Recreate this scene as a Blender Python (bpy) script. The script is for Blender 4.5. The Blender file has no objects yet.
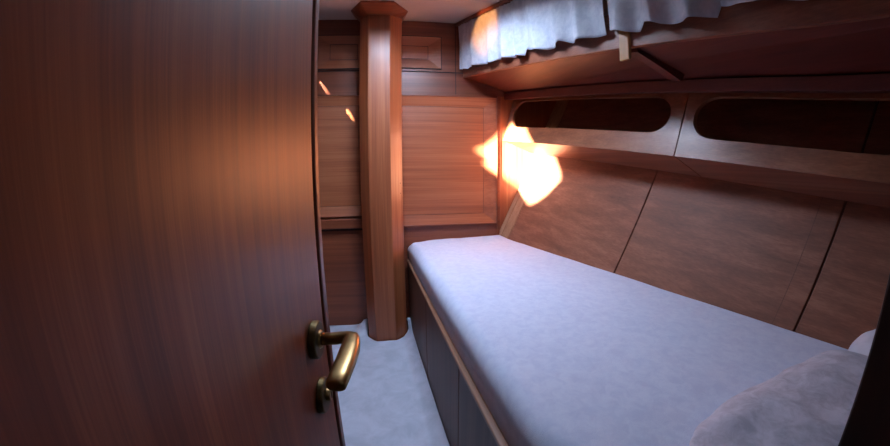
import bpy, bmesh, math, random
from mathutils import Vector, Matrix, noise
from mathutils.geometry import tessellate_polygon
C = bpy.context.scene.collection
random.seed(4)
D = 2.15                                   # far bulkhead
ZC = lambda y: 1.975 - .19 * (D - y)       # the deck head falls towards the door
PLAN = .22                                 # the hull side opens out towards the door

# ------------------------------------------------------------------ materials
def nodes(name):
    m = bpy.data.materials.new(name); m.use_nodes = True
    nt = m.node_tree; b = nt.nodes['Principled BSDF']
    return m, nt, b, nt.links.new
def srgb(r, g, b):
    f = lambda c: (c / 255 / 12.92) if c / 255 <= .04045 else ((c / 255 + .055) / 1.055) ** 2.4
    return (f(r), f(g), f(b), 1)
def wood(name, axis, dark, mid, light, rough=.36, coat=.25, scale=1., contrast=1., bump=.04):
    m, nt, b, L = nodes(name); N = nt.nodes.new
    tc = N('ShaderNodeTexCoord')
    def mapped(al, ac):
        mp = N('ShaderNodeMapping'); s = [ac * scale] * 3; s['XYZ'.index(axis)] = al * scale
        mp.inputs['Scale'].default_value = s; L(tc.outputs['Object'], mp.inputs['Vector']); return mp
    def nz(mp, sc, det, ro=.6, dist=0):
        n = N('ShaderNodeTexNoise'); n.inputs['Scale'].default_value = sc; n.inputs['Detail'].default_value = det
        n.inputs['Roughness'].default_value = ro; n.inputs['Distortion'].default_value = dist
        L(mp.outputs[0], n.inputs['Vector']); return n
    g1 = nz(mapped(.5, 26), 1, 6, .62, .4)
    g2 = nz(mapped(2.6, 240), 1, 3, .6)
    g3 = nz(mapped(.4, 5), 1, 2)
    mx = N('ShaderNodeMix'); mx.data_type = 'FLOAT'; mx.inputs[0].default_value = .34
    L(g1.outputs[0], mx.inputs[2]); L(g2.outputs[0], mx.inputs[3])
    mx2 = N('ShaderNodeMix'); mx2.data_type = 'FLOAT'; mx2.inputs[0].default_value = .2
    L(mx.outputs[0], mx2.inputs[2]); L(g3.outputs[0], mx2.inputs[3])
    r = N('ShaderNodeValToRGB'); e = r.color_ramp.elements
    w = .17 / contrast
    e[0].position = .5 - w; e[0].color = srgb(*dark); e[1].position = .5 + w; e[1].color = srgb(*light)
    k = e.new(.5); k.color = srgb(*mid)
    L(mx2.outputs[0], r.inputs[0]); L(r.outputs[0], b.inputs['Base Color'])
    b.inputs['Roughness'].default_value = rough; b.inputs['Coat Weight'].default_value = coat
    b.inputs['Coat Roughness'].default_value = .22
    bp = N('ShaderNodeBump'); bp.inputs['Strength'].default_value = bump; bp.inputs['Distance'].default_value = .002
    L(mx.outputs[0], bp.inputs['Height']); L(bp.outputs[0], b.inputs['Normal'])
    return m
def plain(name, c, rough=.5, metal=0., noise_amt=0., nscale=20):
    m, nt, b, L = nodes(name); N = nt.nodes.new
    tc = N('ShaderNodeTexCoord'); n = N('ShaderNodeTexNoise'); n.inputs['Scale'].default_value = nscale; n.inputs['Detail'].default_value = 4
    L(tc.outputs['Object'], n.inputs['Vector'])
    r = N('ShaderNodeValToRGB'); e = r.color_ramp.elements
    e[0].position = .3; e[1].position = .7
    e[0].color = tuple(v * (1 - noise_amt) for v in srgb(*c)[:3]) + (1,)
    e[1].color = tuple(min(1, v * (1 + noise_amt)) for v in srgb(*c)[:3]) + (1,)
    L(n.outputs[0], r.inputs[0]); L(r.outputs[0], b.inputs['Base Color'])
    b.inputs['Roughness'].default_value = rough; b.inputs['Metallic'].default_value = metal
    return m
def cloth(name, c1, c2, nscale, weave=300, transl=0., bump=.25, stretch=(1, 1, 1)):
    m, nt, b, L = nodes(name); N = nt.nodes.new
    tc = N('ShaderNodeTexCoord'); mp = N('ShaderNodeMapping'); mp.inputs['Scale'].default_value = stretch
    L(tc.outputs['Object'], mp.inputs[0])
    n = N('ShaderNodeTexNoise'); n.inputs['Scale'].default_value = nscale; n.inputs['Detail'].default_value = 7; n.inputs['Distortion'].default_value = .5
    n.inputs['Roughness'].default_value = .66
    L(mp.outputs[0], n.inputs['Vector'])
    r = N('ShaderNodeValToRGB'); e = r.color_ramp.elements; e[0].position = .38; e[1].position = .62
    e[0].color = srgb(*c1); e[1].color = srgb(*c2); L(n.outputs[0], r.inputs[0]); L(r.outputs[0], b.inputs['Base Color'])
    b.inputs['Roughness'].default_value = .92; b.inputs['Sheen Weight'].default_value = .25
    n2 = N('ShaderNodeTexNoise'); n2.inputs['Scale'].default_value = weave; n2.inputs['Detail'].default_value = 2
    L(tc.outputs['Object'], n2.inputs['Vector'])
    bp = N('ShaderNodeBump'); bp.inputs['Strength'].default_value = bump; bp.inputs['Distance'].default_value = .003
    L(n2.outputs[0], bp.inputs['Height']); L(bp.outputs[0], b.inputs['Normal'])
    if transl:
        t = N('ShaderNodeBsdfTranslucent'); L(r.outputs[0], t.inputs['Color']); ms = N('ShaderNodeMixShader'); ms.inputs[0].default_value = transl
        out = nt.nodes['Material Output']; L(b.outputs[0], ms.inputs[1]); L(t.outputs[0], ms.inputs[2]); L(ms.outputs[0], out.inputs['Surface'])
    return m
M = {
 'door': wood('door veneer', 'Z', (78, 38, 18), (120, 66, 36), (158, 96, 56), .42, .0, 2.0, .85, .01),
 'back':   wood('bulkhead veneer', 'X', (110, 57, 34), (148, 84, 53), (174, 109, 75), .42, .12, 1, .9),
 'back_z': wood('upright mahogany', 'Z', (90, 42, 24), (120, 60, 36), (148, 82, 52), .4, .2),
 'frame': wood('moulding mahogany', 'X', (88, 42, 25), (118, 60, 37), (144, 82, 54), .4, .15),
 'column': wood('column mahogany', 'Z', (110, 54, 30), (142, 76, 44), (174, 106, 68), .42, .2, 1.4, .9),
 'hull': wood('hull panel veneer', 'Y', (88, 48, 32), (124, 74, 52), (156, 102, 76), .6, .0, 1, .85),
 'shelf': wood('shelf mahogany', 'Y', (108, 60, 38), (138, 82, 54), (164, 104, 74), .42, .12),
 'bunk': wood('bunk mahogany', 'Y', (100, 54, 38), (130, 76, 54), (156, 100, 76), .42, .15),
 'red': wood('bunk bottom plywood', 'Y', (72, 26, 17), (92, 36, 24), (112, 48, 33), .5, .05),
 'base': wood('berth front mahogany', 'Z', (62, 38, 30), (84, 54, 42), (106, 72, 56), .55, .04),
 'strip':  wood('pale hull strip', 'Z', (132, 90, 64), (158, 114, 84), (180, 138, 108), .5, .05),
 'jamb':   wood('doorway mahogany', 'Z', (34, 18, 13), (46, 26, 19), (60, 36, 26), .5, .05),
 'rail': wood('pale trim rail', 'Y', (106, 72, 54), (130, 92, 70), (152, 112, 88), .45, .08),
 'tan':    wood('tan latch wood', 'Z', (150, 104, 56), (176, 126, 74), (196, 146, 92), .45, .1),
 'dark':   plain('dark gap', (22, 11, 8), .7, 0, .2),
 'groove': plain('groove', (46, 24, 18), .7, 0, .2),
 'line':   plain('veneer edge', (92, 54, 38), .6, 0, .2),
 'brass':  plain('aged bronze', (158, 128, 84), .34, 1., .18, 40),
 'brass_d':plain('dark bronze', (96, 80, 52), .42, 1., .25, 60),
 'ceil':   plain('deckhead lining', (206, 190, 178), .8, 0, .04, 8),
 'wall':   plain('cabin lining', (120, 70, 45), .7, 0, .1, 8),
 'carpet': cloth('pale carpet', (166, 171, 185), (184, 188, 202), 9, 420, 0, .5),
 'matt': cloth('mattress cloth', (182, 191, 214), (196, 204, 222), 38, 500, 0, .3),
 'pil': cloth('grey pillow cloth', (164, 162, 174), (194, 192, 204), 34, 1100, 0, .3),
 'pil2': cloth('white pillow cloth', (186, 188, 200), (204, 206, 216), 14, 1100, 0, .2),
 'curt':   cloth('curtain cotton', (196, 204, 216), (216, 222, 230), 30, 600, .25, .25),
}

# ------------------------------------------------------------------ helpers
def new(): return bmesh.new()
def obj(name, bm, mat, parent=None, origin=(0, 0, 0), smooth=False, bevel=0, seg=2, angle=35):
    """world-space bmesh -> ONE mesh object whose origin sits at its base (or at its parent's)"""
    root = parent
    o0 = Vector(origin)
    if parent is not None:
        o0 = Vector((0, 0, 0)); p = parent
        while p is not None: o0 += p.location; p = p.parent
    bmesh.ops.recalc_face_normals(bm, faces=bm.faces[:])
    bm.verts.index_update()
    for v in bm.verts: v.co -= o0
    me = bpy.data.meshes.new(name); bm.to_mesh(me); bm.free()
    o = bpy.data.objects.new(name, me); C.objects.link(o); me.materials.append(mat)
    if parent is not None: o.parent = parent
    else: o.location = o0
    if smooth:
        for f in me.polygons: f.use_smooth = True
    if bevel:
        b = o.modifiers.new('bevel', 'BEVEL'); b.width = bevel; b.segments = seg; b.limit_method = 'ANGLE'; b.angle_limit = math.radians(angle)
        b.harden_normals = False
    return o
def tag(o, label, cat=None, group=None, kind=None):
    if label: o['label'] = label
    if cat: o['category'] = cat
    if group: o['group'] = group
    if kind: o['kind'] = kind
    return o
def thing(name, label, cat, loc, group=None):
    o = bpy.data.objects.new(name, None); C.objects.link(o); o.location = loc; o.empty_display_size = .05
    return tag(o, label, cat, group)
def hexa(bm, p):
    """8 points: bottom loop 0-3, top loop 4-7"""
    v = [bm.verts.new(q) for q in p]
    for f in ((0, 3, 2, 1), (4, 5, 6, 7), (0, 1, 5, 4), (1, 2, 6, 5), (2, 3, 7, 6), (3, 0, 4, 7)): bm.faces.new([v[i] for i in f])
def box(bm, x0, x1, y0, y1, z0, z1):
    hexa(bm, [(x0, y0, z0), (x1, y0, z0), (x1, y1, z0), (x0, y1, z0), (x0, y0, z1), (x1, y0, z1), (x1, y1, z1), (x0, y1, z1)])
def prism(bm, lo, hi):
    a = [bm.verts.new(p) for p in lo]; b = [bm.verts.new(p) for p in hi]; n = len(a)
    bm.faces.new(a[::-1]); bm.faces.new(b)
    for i in range(n): bm.faces.new((a[i], a[(i + 1) % n], b[(i + 1) % n], b[i]))
def cyl(bm, p0, p1, r0, r1=None, n=28, caps=True):
    p0, p1 = Vector(p0), Vector(p1); r1 = r0 if r1 is None else r1
    q = (p1 - p0).to_track_quat('Z', 'Y')
    ring = lambda c, r: [c + q @ Vector((r * math.cos(2 * math.pi * i / n), r * math.sin(2 * math.pi * i / n), 0)) for i in range(n)]
    prism(bm, ring(p0, r0), ring(p1, r1))
def loft(bm, rings):
    R = [[bm.verts.new(p) for p in r] for r in rings]; n = len(R[0])
    for a, b in zip(R, R[1:]):
        for i in range(n): bm.faces.new((a[i], a[(i + 1) % n], b[(i + 1) % n], b[i]))
    bm.faces.new(R[0][::-1]); bm.faces.new(R[-1])
def holed(bm, outer, holes, front, back):
    """slab with holes: 2-D loops carried to two skins by the functions front and back"""
    loops = [outer] + holes
    flat = [p for l in loops for p in l]
    tris = tessellate_polygon([[Vector((p[0], p[1], 0)) for p in l] for l in loops])
    F = [bm.verts.new(front(*p)) for p in flat]; B = [bm.verts.new(back(*p)) for p in flat]
    for t in tris:
        try: bm.faces.new([F[i] for i in t]); bm.faces.new([B[i] for i in reversed(t)])
        except ValueError: pass
    k = 0
    for l in loops:
        n = len(l)
        for i in range(n):
            a, b = k + i, k + (i + 1) % n
            bm.faces.new((F[a], F[b], B[b], B[a]))
        k += n
def rrect(u0, u1, v0, v1, ru, rv, n=10):
    pts = []
    for cx, cy, a0 in ((u1 - ru, v1 - rv, 0), (u0 + ru, v1 - rv, 90), (u0 + ru, v0 + rv, 180), (u1 - ru, v0 + rv, 270)):
        for i in range(n + 1):
            a = math.radians(a0 + 90 * i / n); pts.append((cx + ru * math.cos(a), cy + rv * math.sin(a)))
    return pts
def struct(name, bm, mat, label=None, parent=None, **k):
    o = obj(name, bm, mat, parent, **k)
    if parent is None: o['kind'] = 'structure'
    if label: o['label'] = label
    return o

# ------------------------------------------------------------------ setting
YN = -1.3                                                   # end of the passage behind the camera
XL = -.9                                                    # port side
bm = new(); box(bm, XL - .05, 1.9, YN, D + .06, -.06, 0); struct('floor', bm, plain('sole boards', (110, 74, 50), .5, 0, .1), 'cabin sole under the pale carpet')
# deck head with a hatch opening
HX0, HX1, HY0, HY1 = -.08, .36, 1.12, 1.54
bm = new()
holed(bm, [(XL - .05, YN), (1.9, YN), (1.9, D + .06), (XL - .05, D + .06)], [[(HX0, HY0), (HX0, HY1), (HX1, HY1), (HX1, HY0)]],
      lambda x, y: (x, y, ZC(y)), lambda x, y: (x, y, ZC(y) + .05))
struct('ceiling', bm, M['ceil'], 'pale lined deck head above the cabin')
bm = new()                                                   # unseen coaming boards added round the hatch to block the sun
for (a, b, c, d) in ((HX0 - .02, HX0, HY0 - .02, HY1 + .02), (HX1, HX1 + .02, HY0 - .02, HY1 + .02), (HX0, HX1, HY0 - .02, HY0), (HX0, HX1, HY1, HY1 + .02)):
    hexa(bm, [(a, c, ZC(c) + .02), (b, c, ZC(c) + .02), (b, d, ZC(d) + .02), (a, d, ZC(d) + .02), (a, c, ZC(c) + .18), (b, c, ZC(c) + .18), (b, d, ZC(d) + .18), (a, d, ZC(d) + .18)])
struct('hatch_baffle', bm, M['ceil'], 'unseen coaming added round the deck hatch to block sun')
bm = new()                                                   # copy of the added, unseen boards that keep sun out
for (a, b, c, d) in ((HX0 - .02, HX0, HY0 - .02, HY1 + .02), (HX1, HX1 + .02, HY0 - .02, HY1 + .02), (HX0, HX1, HY0 - .02, HY0), (HX0, HX1, HY1, HY1 + .02)):
    hexa(bm, [(a, c, ZC(c) + .02), (b, c, ZC(c) + .02), (b, d, ZC(d) + .02), (a, d, ZC(d) + .02), (a, c, ZC(c) + .18), (b, c, ZC(c) + .18), (b, d, ZC(d) + .18), (a, d, ZC(d) + .18)])
struct('hatch_baffle', bm, M['ceil'], 'unseen coaming added round the deck hatch to block sun')
# far bulkhead
bm = new(); box(bm, XL - .05, 1.9, D, D + .06, 0, 2.02)
wall_back = struct('wall_back', bm, M['frame'], 'mahogany bulkhead with recessed panels at the far end')
def recessed(x0, x1, z0, z1, w, depth=.02, wz=None, bead=.006, bmat=None, mat=M['back'], left=True):
    """one panel: bevelled border running back to a flat field, and the bead round it"""
    wz = wz or w
    bm = new(); yo, yi = D - depth, D - .003
    o = [(x0, yo, z0), (x1, yo, z0), (x1, yo, z1), (x0, yo, z1)]
    i = [(x0 + w, yi, z0 + wz), (x1 - w, yi, z0 + wz), (x1 - w, yi, z1 - wz), (x0 + w, yi, z1 - wz)]
    O = [bm.verts.new(p) for p in o]; I = [bm.verts.new(p) for p in i]; B = [bm.verts.new((p[0], D + .002, p[2])) for p in o]
    for k in range(4):
        bm.faces.new((O[k], O[(k + 1) % 4], I[(k + 1) % 4], I[k])); bm.faces.new((O[k], B[k], B[(k + 1) % 4], O[(k + 1) % 4]))
    bm.faces.new(I); bm.faces.new(B[::-1])
    p = struct('wall_panel', bm, mat, None, wall_back)
    bm = new(); b = bead
    for (a, c, e, f) in ((x0 - b, x1 + b, z1, z1 + b), (x0 - b, x1 + b, z0 - b, z0), (x0 - b, x0, z0, z1), (x1, x1 + b, z0, z1)):
        box(bm, a, c, yo - (.006 if bmat is None else .0005), D + .001, e, f)
    struct('bead', bm, bmat or M['frame'], None, p)
    # thin darker line between the border and the field
    bm = new(); t = .0028
    xi0, xi1, zi0, zi1 = x0 + w, x1 - w, z0 + wz, z1 - wz
    for (a, c, e, f) in ((xi0, xi1, zi1 - t, zi1), (xi0, xi1, zi0, zi0 + t), (xi0, xi0 + t, zi0, zi1), (xi1 - t, xi1, zi0, zi1)):
        box(bm, a, c, yi - .0012, yi + .001, e, f)
    struct('groove', bm, bmat or M['line'], None, p)
    return p
recessed(-.06, .352, 1.662, 1.868, .08, .011, wz=.06, bead=.004, bmat=M['groove'])
recessed(-.417, -.09, 1.655, 1.866, .078, .011, wz=.055, bead=.004, bmat=M['groove'])
recessed(-.02, .712, .672, 1.482, .082, wz=.062)
recessed(-.86, -.06, .742, 1.482, .10, wz=.06)
bm = new(); box(bm, XL, .76, D - .008, D, 1.639, 1.643); struct('trim_1', bm, M['groove'], 'dark line between the upper and lower panelling')
bm = new(); box(bm, XL, -.06, D - .03, D, .664, .728); struct('trim_2', bm, M['frame'], 'horizontal rail under the left panel', bevel=.006)
bm = new(); box(bm, XL, -.06, D - .006, D, .648, .664); struct('rail_shade', bm, M['groove'], 'dark strip painted as the shadow under the left rail')  # dark colour stands in for the shade below the rail
bm = new(); box(bm, .446, .450, D - .002, D, 1.50, 1.975); struct('trim_4', bm, M['groove'], 'thin upright seam left of the curtain')
bm = new(); box(bm, .724, .742, D - .014, D, .58, 1.5); struct('trim_5', bm, M['frame'], 'dark upright strip right of the large panel', bevel=.003)
bm = new(); box(bm, .742, 1.20, D - .004, D, .50, 1.50); struct('trim_7', bm, M['column'], 'plain lighter board added to brighten the sunlit corner beside the hull')  # lighter wood added so the sun patch burns out here
# hull side
def hx(y, z): return .727 + PLAN * (D - y) + .467 * (z - .58)
def hullslab(bm, y0, y1, z0, z1, t0, t1):
    hexa(bm, [(hx(y0, z0) + t0, y0, z0), (hx(y0, z0) + t1, y0, z0), (hx(y1, z0) + t1, y1, z0), (hx(y1, z0) + t0, y1, z0),
              (hx(y0, z1) + t0, y0, z1), (hx(y0, z1) + t1, y0, z1), (hx(y1, z1) + t1, y1, z1), (hx(y1, z1) + t0, y1, z1)])
bm = new(); hullslab(bm, .09, D, -.02, 2.0, .012, .06)
wall_right = struct('wall_right', bm, M['dark'], 'sloping hull side behind the berth')
ends = [(2.108, D), (2.026, 2.100), (1.188, 2.018), (.5105, 1.182), (.09, .5055)]
tops = 1.7
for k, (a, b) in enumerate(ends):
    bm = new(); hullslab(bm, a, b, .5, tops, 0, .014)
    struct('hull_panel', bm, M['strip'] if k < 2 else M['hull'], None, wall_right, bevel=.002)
# inner veneer lines beside the seams
bm = new(); hullslab(bm, .566, .5675, .5, 1.1, -.0003, .002); struct('veneer_line', bm, M['line'], None, wall_right)
# port side with an unseen opening, outline shaped to throw the sun patch
sun_cut = [(.679, 1.471), (.79, 1.355), (.915, 1.285), (1.236, 1.462), (1.212, 1.508), (1.268, 1.5375), (1.21, 1.60), (1.10, 1.765), (.93, 1.72), (.80, 1.60)]
bm = new()
holed(bm, [(YN, 0), (D, 0), (D, 2.02), (YN, 2.02)], [sun_cut], lambda y, z: (XL, y, z), lambda y, z: (XL - .01, y, z))
struct('wall_left', bm, M['wall'], 'port side lining behind the open door')
# bulkhead with the doorway, and the passage behind
JX, BY0, BY1 = .296, .04, .09
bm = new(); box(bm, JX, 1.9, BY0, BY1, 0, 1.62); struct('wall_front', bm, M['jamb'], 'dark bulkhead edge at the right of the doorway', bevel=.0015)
bm = new(); box(bm, XL, -.20, BY0, BY1, 0, 1.62); struct('wall_front_left', bm, M['base'], 'bulkhead left of the doorway')
bm = new(); box(bm, XL, 1.9, YN - .05, YN, 0, 1.6); struct('wall_behind', bm, M['wall'], 'end of the passage behind the camera')
bm = new(); box(bm, 1.9, 1.95, YN, D, 0, 2.02); struct('wall_outer', bm, M['wall'], 'outer side of the passage')

# ------------------------------------------------------------------ door
PHI = math.radians(4)
en = Vector((math.cos(PHI), -math.sin(PHI), 0)); ee = Vector((-math.sin(PHI), -math.cos(PHI), 0))   # face normal, direction to the hinge
F0 = Vector((-.1156, .4628, 0)); up = Vector((0, 0, 1))
def dp(s, t, z): return F0 + ee * s + en * t + up * z                # along the leaf, out of its face, height
door = thing('door_1', 'open veneered mahogany cabin door with bronze lever handle at the left', 'door', dp(.40, -.02, .02)); door['kind'] = 'structure'
def dbox(bm, s0, s1, t0, t1, z0, z1):
    hexa(bm, [dp(s0, t0, z0), dp(s1, t0, z0), dp(s1, t1, z0), dp(s0, t1, z0), dp(s0, t0, z1), dp(s1, t0, z1), dp(s1, t1, z1), dp(s0, t1, z1)])
EDGE = -.067
bm = new(); dbox(bm, EDGE, .40, -.036, 0, .02, 1.58); obj('door_leaf', bm, M['door'], door, bevel=.004, seg=3)
bm = new(); dbox(bm, EDGE - .007, EDGE, -.034, -.006, .02, 1.58); obj('rebate', bm, M['dark'], door)
bm = new(); dbox(bm, EDGE - .029, EDGE - .007, -.034, .002, .02, 1.58); obj('edge_lipping', bm, M['back_z'], door, bevel=.003)
# lever handle
HZ = .766
lev = obj('rosette', (lambda b: (cyl(b, dp(.002, 0, HZ), dp(.002, .011, HZ), .0285, .0275, 40), b)[1])(new()), M['brass_d'], door, bevel=.002, smooth=False)
bm = new(); cyl(bm, dp(0, .010, HZ), dp(0, .014, HZ), .0145, .0125, 32); obj('collar', bm, M['brass'], lev, bevel=.001)
bm = new()
rings = []
def sect(c, ax, wz, wt, n=24, pw=.75):
    """rounded cross-section at c: half height wz along up, half width wt along the other axis"""
    side = ax.cross(up).normalized(); out = []
    for i in range(n):
        a = 2 * math.pi * i / n; ca, sa = math.cos(a), math.sin(a)
        out.append(c + side * (wt * math.copysign(abs(ca) ** pw, ca)) + up * (wz * math.copysign(abs(sa) ** pw, sa)))
    return out
path = [(0, .013, 0), (0, .030, .001), (0, .042, .002), (.002, .051, .003), (.008, .0585, .0045), (.018, .0605, .0055), (.04, .0615, .005), (.07, .0600, .003), (.098, .0575, .0005), (.114, .0560, -.001), (.1165, .0557, -.0012)]
wz_ = [.0085, .0085, .0088, .0092, .0095, .0095, .0092, .0088, .0085, .0080, .0062]
wt_ = [.0085, .0085, .0088, .0098, .0112, .0122, .0132, .0134, .0130, .0122, .0100]
pts = [dp(s, t, HZ + dz) for s, t, dz in path]
for i, c in enumerate(pts):
    a = pts[max(i - 1, 0)]; b = pts[min(i + 1, len(pts) - 1)]
    rings.append(sect(c, (b - a).normalized(), wz_[i], wt_[i]))
loft(bm, rings); obj('lever', bm, M['brass'], lev, smooth=True)
KZ = .671
esc = obj('escutcheon', (lambda b: (cyl(b, dp(.003, 0, KZ), dp(.003, .010, KZ), .0285, .0275, 40), b)[1])(new()), M['brass_d'], door, bevel=.002)
bm = new(); cyl(bm, dp(.002, .010, KZ), dp(.002, .017, KZ), .0105, .0098, 28); kc = obj('lock_cylinder', bm, M['brass'], esc, bevel=.001)
bm = new(); box(bm, 0, 0, 0, 0, 0, 0); bm.free()
bm = new(); hexa(bm, [dp(s, t, z) for z in (KZ - .006, KZ + .006) for s, t in ((.001, .0165), (.003, .0165), (.003, .0176), (.001, .0176))]); obj('keyhole', bm, M['dark'], kc)

# ------------------------------------------------------------------ column
cx, cy = -.022, 2.04
poly = [(-.0925, 1.908), (.029, 1.908), (.0965, 1.978), (.0965, 2.10), (.04, 2.148), (-.10, 2.148), (-.143, 2.10), (-.143, 1.978)]
col = thing('column', 'tall octagonal mahogany column with a flared crown standing at the far bulkhead', 'column', (cx, cy, 0))
bm = new(); prism(bm, [(x, y, 0) for x, y in poly], [(x, y, ZC(y) - .012) for x, y in poly]); obj('shaft', bm, M['column'], col, bevel=.004, seg=3)
cr = [(-.1256, 1.749), (.0427, 1.735), (.1274, 1.918), (.118, 2.06), (.06, 2.146), (-.12, 2.146), (-.182, 2.06), (-.1917, 1.929)]
inn = [(-.097, 1.903), (.033, 1.903), (.100, 1.976), (.100, 2.10), (.045, 2.1475), (-.105, 2.1475), (-.147, 2.10), (-.147, 1.976)]
bm = new(); prism(bm, [(x, y, ZC(y) - .034) for x, y in inn], [(x, y, ZC(y) - .008) for x, y in cr])
obj('crown_moulding', bm, M['frame'], col)
bm = new(); prism(bm, [(x, y, ZC(y) - .008) for x, y in cr], [(x, y, ZC(y) - .0005) for x, y in cr]); obj('crown_plate', bm, M['frame'], col, bevel=.002)
for z in (.885, .943):
    nrm = Vector((.055, -.0665, 0)).cross(up).normalized() * 0 + Vector((.64, -.77, 0))
    p = Vector((.0825, 1.9635, z)); bm = new(); cyl(bm, p - nrm * .002, p + nrm * .0012, .0026, n=14); obj('screw', bm, M['dark'], col)

# ------------------------------------------------------------------ carpet
def fx(y): return .121 + .053 * (D - y)                               # berth front
bm = new()
ys = [.02 + (D - .005 - .02) * i / 110 for i in range(111)]
NX = 46
grid = []
for y in ys:
    row = []
    x0, x1 = -.58, fx(y) - .003
    for j in range(NX + 1):
        u = j / NX; u = 1 - (1 - u) ** 1.6
        x = x0 + (x1 - x0) * u
        z = .004 + .0012 * noise.noise((x * 9, y * 9, 0))
        e = max(0, 1 - (x1 - x) / .06); z += .032 * e ** 1.1         # turned up along the berth
        e = max(0, 1 - (D - .005 - y) / .05); z += .004 * e ** 2      # and along the bulkhead
        g = math.exp(-(((x + .165) / .035) ** 2 + ((y - 2.08) / .07) ** 2)); z += .07 * g
        g = math.exp(-(((x - .115) / .030) ** 2 + ((y - 2.04) / .06) ** 2)); z += .05 * g
        row.append(bm.verts.new((x, y, z)))
    grid.append(row)
# fitted round the foot of the column
pc = Vector((cx, cy)); foot = [pc + (Vector(p) - pc) * (1 + .013 / (Vector(p) - pc).length) for p in poly]
inside = set()
for row in grid:
    for v in row:
        q = Vector((v.co.x, v.co.y)); best = None; isin = True
        for i in range(len(foot)):
            a, b = foot[i], foot[(i + 1) % len(foot)]; e = b - a
            if e.x * (q.y - a.y) - e.y * (q.x - a.x) < 0: isin = False; break
            t = max(0, min(1, (q - a).dot(e) / e.dot(e))); c = a + e * t
            if best is None or (c - q).length < (best - q).length: best = c
        if isin: v.co.x, v.co.y = best; inside.add(v)
for a, b in zip(grid, grid[1:]):
    for j in range(NX):
        f = (a[j], a[j + 1], b[j + 1], b[j])
        if not all(v in inside for v in f): bm.faces.new(f)
for v in [v for v in bm.verts if not v.link_faces]: bm.verts.remove(v)
o = obj('carpet', bm, M['carpet'], None, (0, 1.1, 0), smooth=True)
sm = o.modifiers.new('solid', 'SOLIDIFY'); sm.thickness = .003; sm.offset = -1
tag(o, 'pale grey carpet on the cabin sole, turned up along the berth front', 'carpet')

# ------------------------------------------------------------------ berth
berth = thing('berth', 'built-in mahogany berth base with plain front panels under the mattress', 'bed base', (.6, 1.1, 0))
def rz(y): return .435 + .016 * (D - y) / 2
YB = .093                                                             # berth ends at the doorway bulkhead
def bq(bm, y0, y1, t0, t1, z0, z1):
    hexa(bm, [(fx(y0) + t0, y0, z0), (fx(y0) + t1, y0, z0), (fx(y1) + t1, y1, z0), (fx(y1) + t0, y1, z0),
              (fx(y0) + t0, y0, z1), (fx(y0) + t1, y0, z1), (fx(y1) + t1, y1, z1), (fx(y1) + t0, y1, z1)])
bm = new()
prism(bm, [(fx(YB) + .192, YB, 0.001), (hx(YB, 0) - .03, YB, 0.001), (hx(2.14, 0) - .03, 2.14, 0.001), (fx(2.14) + .014, 2.14, 0.001), (fx(.35) + .014, .35, .001)],
      [(fx(YB) + .192, YB, .452), (hx(YB, .45) - .006, YB, .452), (hx(2.14, .45) - .006, 2.14, .452), (fx(2.14) + .014, 2.14, .452), (fx(.35) + .014, .35, .452)])
obj('carcass', bm, M['dark'], berth)
for a, b in ((1.442, 2.1), (.872, 1.436), (.36, .866)):
    bm = new(); bq(bm, a, b, 0, .016, .012, .436); obj('front_panel', bm, M['base'], berth, bevel=.0025)
bm = new(); bq(bm, .33, 2.12, -.006, .018, .445, .459); obj('trim_rail', bm, M['rail'], berth, bevel=.004, seg=3)
bm = new(); prism(bm, [(fx(.35) - .002, .352, .001), (fx(.35) + .016, .352, .001), (fx(YB) + .196, YB, .001), (fx(YB) + .178, YB, .001)],
                  [(fx(.35) - .002, .352, .458), (fx(.35) + .016, .352, .458), (fx(YB) + .196, YB, .458), (fx(YB) + .178, YB, .458)])
obj('end_panel', bm, M['base'], berth, bevel=.002)

# mattress: rounded slab following the tapered plan
def mx0(y):
    e = max(0, (.40 - y)); return .126 + .0565 * (D - y) + e * .55
bm = new(); NU, NV = 84, 56
top = []
ZM0, ZM1, RR = .463, .582, .045
def mat_pt(u, v, w):
    y = .105 + (2.142 - .105) * v
    xa, xb = mx0(y), hx(y, .52) - .004
    return xa + (xb - xa) * u, y
def tv(i, n):                                                         # denser towards both ends
    t = i / n; return .5 - .5 * math.cos(math.pi * t)
for j in range(NV + 1):
    row = []
    for i in range(NU + 1):
        u, v = tv(i, NU), tv(j, NV); x, y = mat_pt(u, v, 0)
        xa, xb = mx0(y), hx(y, .58) - .004
        x = xa + (xb - xa) * u
        d = min(x - xa, (2.142 - y) * 1.0, (y - .105))
        corner = math.exp(-(((x - .14) / .10) ** 2 + ((y - 2.14) / .07) ** 2))
        drop = RR - math.sqrt(max(0, RR * RR - max(0, RR - d) ** 2)) if d < RR else 0
        if y > 2.05: drop *= .35 + .65 * max(0, min(1, (.75 - x) / .5))
        z = ZM1 - drop - .03 * corner + .0022 * noise.noise((x * 5, y * 5, 3)) + .0012 * noise.noise((x * 16, y * 16, 5))
        z += .012 * max(0, (x - .45) / .3) * max(0, (y - 2.0) / .14)
        xb = hx(y, min(z, .58)) - .006; x = xa + (xb - xa) * u
        row.append(bm.verts.new((x, y, z)))
    top.append(row)
for j in range(NV):
    for i in range(NU): bm.faces.new((top[j][i], top[j][i + 1], top[j + 1][i + 1], top[j + 1][i]))
rim = [top[0][i] for i in range(NU + 1)] + [top[j][NU] for j in range(1, NV + 1)] + [top[NV][i] for i in range(NU - 1, -1, -1)] + [top[j][0] for j in range(NV - 1, 0, -1)]
bot = [bm.verts.new((min(v.co.x, hx(v.co.y, ZM0) - .008), v.co.y, ZM0)) for i, v in enumerate(rim)]
for i in range(len(rim)):
    k = (i + 1) % len(rim); bm.faces.new((rim[i], bot[i], bot[k], rim[k]))
bm.faces.new(bot)
o = obj('mattress', bm, M['matt'], None, (.6, 1.1, ZM0), smooth=True)
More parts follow.
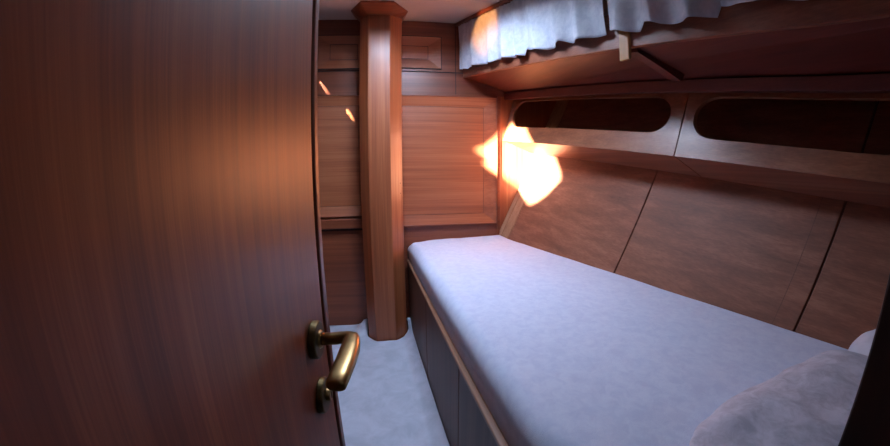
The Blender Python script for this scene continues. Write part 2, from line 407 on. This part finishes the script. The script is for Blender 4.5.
tag(o, 'pale lilac-grey mattress with softly mottled cover on the lower berth', 'mattress')

# pillows
def pillow(name, c, h, rot, mat, label, seed, lean=0):
    bm = new(); bmesh.ops.create_icosphere(bm, subdivisions=5, radius=1)
    R = Matrix.Rotation(rot, 3, 'Z')
    for v in bm.verts:
        p = v.co.copy(); q = Vector((math.copysign(abs(p.x) ** .62, p.x), math.copysign(abs(p.y) ** .62, p.y), math.copysign(abs(p.z) ** .9, p.z)))
        edge = max(abs(q.x), abs(q.y)); q.z *= 1 - .35 * edge ** 4
        q = Vector((q.x * h[0], q.y * h[1], q.z * h[2]))
        q += Vector((0, 0, 1)) * .010 * noise.noise((q.x * 9 + seed, q.y * 9, q.z * 9)) + p * .006 * noise.noise((q.x * 24 + seed, q.y * 24, q.z * 24))
        v.co = R @ q + Vector(c)
        v.co.z += .11 * lean * (v.co.x - c[0]) * max(0, p.z + .3)
        v.co.z = max(v.co.z, ZM1 + .003)
        v.co.x = min(v.co.x, hx(v.co.y, v.co.z) - .008); v.co.y = max(v.co.y, BY1 + .006)
    o = obj(name, bm, mat, None, (c[0], c[1], ZM1), smooth=True)
    return tag(o, label, 'pillow')
pillow('pillow', (.675, .232, .600), (.265, .118, .067), math.radians(3), M['pil'], 'large rumpled grey pillow lying on the near end of the mattress', 3, 1)
pillow('pillow', (1.078, .25, .610), (.125, .10, .084), 0, M['pil2'], 'small white pillow tucked behind the grey pillow against the hull panel', 11)

# ------------------------------------------------------------------ open lockers along the hull
def S(x0, z0, s): return lambda y: (x0 + PLAN * (D - y), z0 - s * (D - y))
e_, t_ = S(.76, 1.21, .116), S(.836, 1.486, .147)                     # bottom and top edge of the locker face
def face(y, t, off=0):
    a, b = e_(y), t_(y); x = a[0] + (b[0] - a[0]) * t; z = a[1] + (b[1] - a[1]) * t
    return (x + off, y, z - off * .25)
def locker(y0, y1, s0, s1, tb, label):
    root = thing('open_locker', label, 'shelf', ((e_((y0 + y1) / 2)[0] + .1), (y0 + y1) / 2, e_((y0 + y1) / 2)[1]), 'open lockers above the berth')
    n = 24
    out = [(y0, 0), (y1, 0), (y1, 1.03), (y0, 1.03)]
    hole = rrect(s0, s1, tb, .945, .085, .29, 12)
    bm = new(); holed(bm, out, [hole], lambda y, t: face(y, t), lambda y, t: face(y, t, .016)); obj('face_board', bm, M['shelf'], root)
    bm = new(); P = []
    for y in (y0, y1):
        x, z = e_(y); zb = z - .082 + .008 * (D - y); xb = hx(y, zb) - .006
        P.append(((x + .002, y, z), (xb, y, zb), (xb, y, zb + .012), (x + .018, y, z + .012)))
    prism(bm, P[0], P[1]); obj('bottom_board', bm, M['bunk'], root)
    return root
locker(.976, 2.147, 1.03, 2.108, .335, 'mahogany open locker with an oval slot, the far one next to the sunlit corner')
locker(.095, .971, .18, .932, .30, 'mahogany open locker with an oval slot, the near one at the right')

# ------------------------------------------------------------------ upper bunk
b_, c_, d_ = S(.492, 1.611, .160), S(.765, 1.528, .148), S(.806, 1.481, .1445)
bunk = thing('upper_bunk', 'mahogany upper bunk with a deep front board and dark red underside above the lockers', 'bunk', (.7, 1.1, 1.44))
YA, YZ = .095, 2.146
bm = new(); P = []
for y in (YA, YZ):
    x, z = b_(y); P.append(((x, y, z), (x + .022, y, z), (x + .022, y, z + .13), (x, y, z + .13)))
prism(bm, P[0], P[1]); obj('front_board', bm, M['bunk'], bunk, bevel=.003)
bm = new(); P = []
for y in (YA, YZ):
    x, z = b_(y); x2, z2 = c_(y); P.append(((x + .0225, y, z + .002), (x2 + .03, y, z2), (x2 + .03, y, z2 + .014), (x + .0225, y, z + .016)))
prism(bm, P[0], P[1]); obj('bottom_panel', bm, M['red'], bunk)
bm = new(); P = []
for y in (YA, YZ):
    x, z = c_(y); x2, z2 = d_(y); P.append(((x, y, z - .001), (x + .006, y, z2 + .0), (x2 + .012, y, z2), (x2 + .03, y, z - .001)))
prism(bm, P[0], P[1]); obj('batten', bm, M['red'], bunk, bevel=.002)
bm = new(); P = []
for y in (.906, .943):
    x, z = b_(y); x2, z2 = c_(y); f = lambda t: (x + (x2 - x) * t, z + (z2 - z) * t)
    P.append(((x + .023, y, z - .012), (f(.8)[0], y, f(.8)[1] - .030), (f(.86)[0], y, f(.86)[1] + .001), (x + .023, y, z + .001)))
prism(bm, P[0], P[1]); obj('cross_bearer', bm, M['red'], bunk, bevel=.002)
# latch tongue on the front board
bm = new(); lx = b_(.925)[0]
P = [[(lx - .014 + PLAN * 0, y, z) for y in (.907, .943) for z in (0,)] for _ in (0,)]
y0, y1 = .906, .943; xa, xb = b_(y0)[0] - .001, b_(y1)[0] - .001
hexa(bm, [(xb - .012, y1, 1.372), (xa - .012, y0, 1.372), (xa, y0, 1.372), (xb, y1, 1.372), (xb - .012, y1, 1.476), (xa - .012, y0, 1.476), (xa, y0, 1.476), (xb, y1, 1.476)])
o = obj('wooden_latch', bm, M['tan'], None, (lx, .925, 1.372), bevel=.002)
tag(o, 'small tan wooden tongue hanging over the front board of the upper bunk', 'latch')

# ------------------------------------------------------------------ curtains
hem1 = [(2.128, 1.660), (2.015, 1.63), (2.003, 1.64), (1.724, 1.582), (1.681, 1.586), (1.629, 1.577), (1.512, 1.551), (1.449, 1.536), (1.441, 1.563), (1.29, 1.512), (1.229, 1.511), (1.205, 1.522), (1.152, 1.498), (1.036, 1.48), (.984, 1.474)]
hem2 = [(.972, 1.487), (.90, 1.455), (.856, 1.444), (.826, 1.462), (.775, 1.438), (.698, 1.421), (.623, 1.411), (.614, 1.440), (.526, 1.409), (.49, 1.400), (.435, 1.387), (.30, 1.37), (.16, 1.345)]
def lerp(tab, y):
    for (a, za), (b, zb) in zip(tab, tab[1:]):
        if b <= y <= a: return za + (zb - za) * (a - y) / (a - b + 1e-9)
    return tab[-1][1] if y < tab[-1][0] else tab[0][1]
nn = Vector((1, PLAN, 0)).normalized()
CX = .474
def curtain(hem, label, seed):
    ya, yb = hem[0][0], hem[-1][0]
    n = int((ya - yb) / .0035); nv = 22
    bm = new(); rows = []
    yk = sorted(set([ya + (yb - ya) * i / n for i in range(n + 1)] + [h[0] for h in hem]), reverse=True)
    for y in yk:
        zt_ = ZC(y) - .025; zh = lerp(hem, y); r = []
        for k in range(nv + 1):
            v = k / nv; z = zt_ + (zh - zt_) * v
            ph = y * 46 + 2.6 * noise.noise((y * 5, seed, v * .5)) + .8 * v
            f = (.005 + .022 * v) * ((1 - 1.6 * abs(math.sin(ph * .5)) ** 1.4) * .75 + .6 * noise.noise((y * 14, seed + 7, v)))
            f += .0035 * math.exp(-v * 6) * math.sin(y * 210 + 3 * noise.noise((y * 20, seed, 0)))
            f += .008 * v * v * noise.noise((y * 20, seed + 3, v * 2))
            f -= .010 * max(0, v - .75) * 2
            p = Vector((CX + PLAN * (D - y), y, z)) - nn * (f + .016)
            r.append(bm.verts.new(p))
        rows.append(r)
    for a, b in zip(rows, rows[1:]):
        for k in range(nv): bm.faces.new((a[k], a[k + 1], b[k + 1], b[k]))
    ym = (ya + yb) / 2
    o = obj('curtain', bm, M['curt'], None, (CX + PLAN * (D - ym), ym, ZC(ym)), smooth=True)
    s = o.modifiers.new('solid', 'SOLIDIFY'); s.thickness = .0016
    return tag(o, label, 'curtain', 'curtains of the upper bunk')
curtain(hem1, 'white gathered curtain of the upper bunk, the far one with the orange lit patch', 1.3)
curtain(hem2, 'white gathered curtain of the upper bunk, the near one above the latch', 8.1)
bm = new(); P = []
for y in (.095, 2.146):
    x = CX + PLAN * (D - y); z = ZC(y); P.append(((x - .03, y, z - .022), (x + .03, y, z - .022), (x + .03, y, z - .001), (x - .03, y, z - .001)))
prism(bm, P[0], P[1]); o = obj('curtain_rail', bm, M['frame'], None, (.7, 1.1, ZC(1.1)), bevel=.003)
tag(o, 'dark wooden rail under the deck head carrying the white curtains', 'curtain rail')

# ------------------------------------------------------------------ light
def lamp(name, kind, loc, energy, color, target=None, **k):
    l = bpy.data.lights.new(name, kind); l.energy = energy; l.color = color
    for a, b in k.items(): setattr(l, a, b)
    o = bpy.data.objects.new(name, l); C.objects.link(o); o.location = loc
    if target is not None: o.rotation_euler = (Vector(target) - Vector(loc)).to_track_quat('-Z', 'Y').to_euler()
    return o
lamp('hatch_daylight', 'AREA', (.14, 1.33, ZC(1.33) + .13), 33, (.60, .74, 1.0), (.19, 1.33 + .26 * .95, .95), shape='RECTANGLE', size=.42, size_y=.38)
sd = Vector((1, .588, -.265))
o = lamp('sun', 'SUN', (-3, -1, 3), 260, (1.0, .91, .78), None, angle=.035); o.rotation_euler = sd.to_track_quat('-Z', 'Y').to_euler()
lamp('passage_fill', 'AREA', (.35, -.55, 1.40), .45, (.85, .9, 1.0), (.3, .6, .7), shape='RECTANGLE', size=.4, size_y=.4)  # added fill from behind the camera, no lamp known there
lamp('curtain_glow_spot', 'SPOT', (-.80, 1.25, 1.70), 170, (1.0, .36, .09), (.585, 1.80, 1.785), spot_size=math.radians(12), spot_blend=.5, shadow_soft_size=.004)  # added spot inside the cabin, makes the orange glow on the curtain
lamp('streak_spot', 'SPOT', (-.53, 2.10, 1.76), 150, (1.0, .9, .75), (-.375, 2.15, 1.54), spot_size=math.radians(4.2), spot_blend=.3, shadow_soft_size=.002)  # added spot close to the wall, draws the upper bright streak
lamp('streak_spot', 'SPOT', (-.36, 2.10, 1.57), 150, (1.0, .85, .6), (-.21, 2.15, 1.36), spot_size=math.radians(4.2), spot_blend=.3, shadow_soft_size=.002)  # second added spot, for the lower streak
w = bpy.data.worlds.new('world'); bpy.context.scene.world = w; w.use_nodes = True
w.node_tree.nodes['Background'].inputs[0].default_value = (.55, .7, 1, 1); w.node_tree.nodes['Background'].inputs[1].default_value = .6

# ------------------------------------------------------------------ camera: wide-angle lens with barrel distortion
cam = bpy.data.cameras.new('camera'); co = bpy.data.objects.new('camera', cam); C.objects.link(co)
PITCH, ROLL, YAW = 0.147191874, 0.00671724163, 0.171714753
F, CC = 341.015174, -0.0984112285
cam.type = 'PANO'; cam.panorama_type = 'FISHEYE_LENS_POLYNOMIAL'; cam.fisheye_fov = math.radians(200)
cam.sensor_width = 36; cam.sensor_fit = 'HORIZONTAL'
K = 890 / (36 * F)
cam.fisheye_polynomial_k0 = 0; cam.fisheye_polynomial_k1 = -K; cam.fisheye_polynomial_k2 = 0
cam.fisheye_polynomial_k3 = -CC * K ** 3; cam.fisheye_polynomial_k4 = 0
cam.clip_start = .005
fwd = Vector((math.sin(YAW) * math.cos(PITCH), math.cos(YAW) * math.cos(PITCH), -math.sin(PITCH)))
right = Vector((math.cos(YAW), -math.sin(YAW), 0)); upv = right.cross(fwd)
r2 = right * math.cos(ROLL) - upv * math.sin(ROLL); u2 = r2.cross(fwd)
co.matrix_world = Matrix(((r2.x, u2.x, -fwd.x, 0), (r2.y, u2.y, -fwd.y, 0), (r2.z, u2.z, -fwd.z, 1.0), (0, 0, 0, 1)))
sc = bpy.context.scene
sc.camera = co
sc.view_settings.view_transform = 'Standard'; sc.view_settings.look = 'None'
sc.view_settings.exposure = 0; sc.view_settings.gamma = 1
sc.cycles.max_bounces = 10; sc.cycles.diffuse_bounces = 6; sc.cycles.sample_clamp_indirect = 4
sc.cycles.use_denoising = True
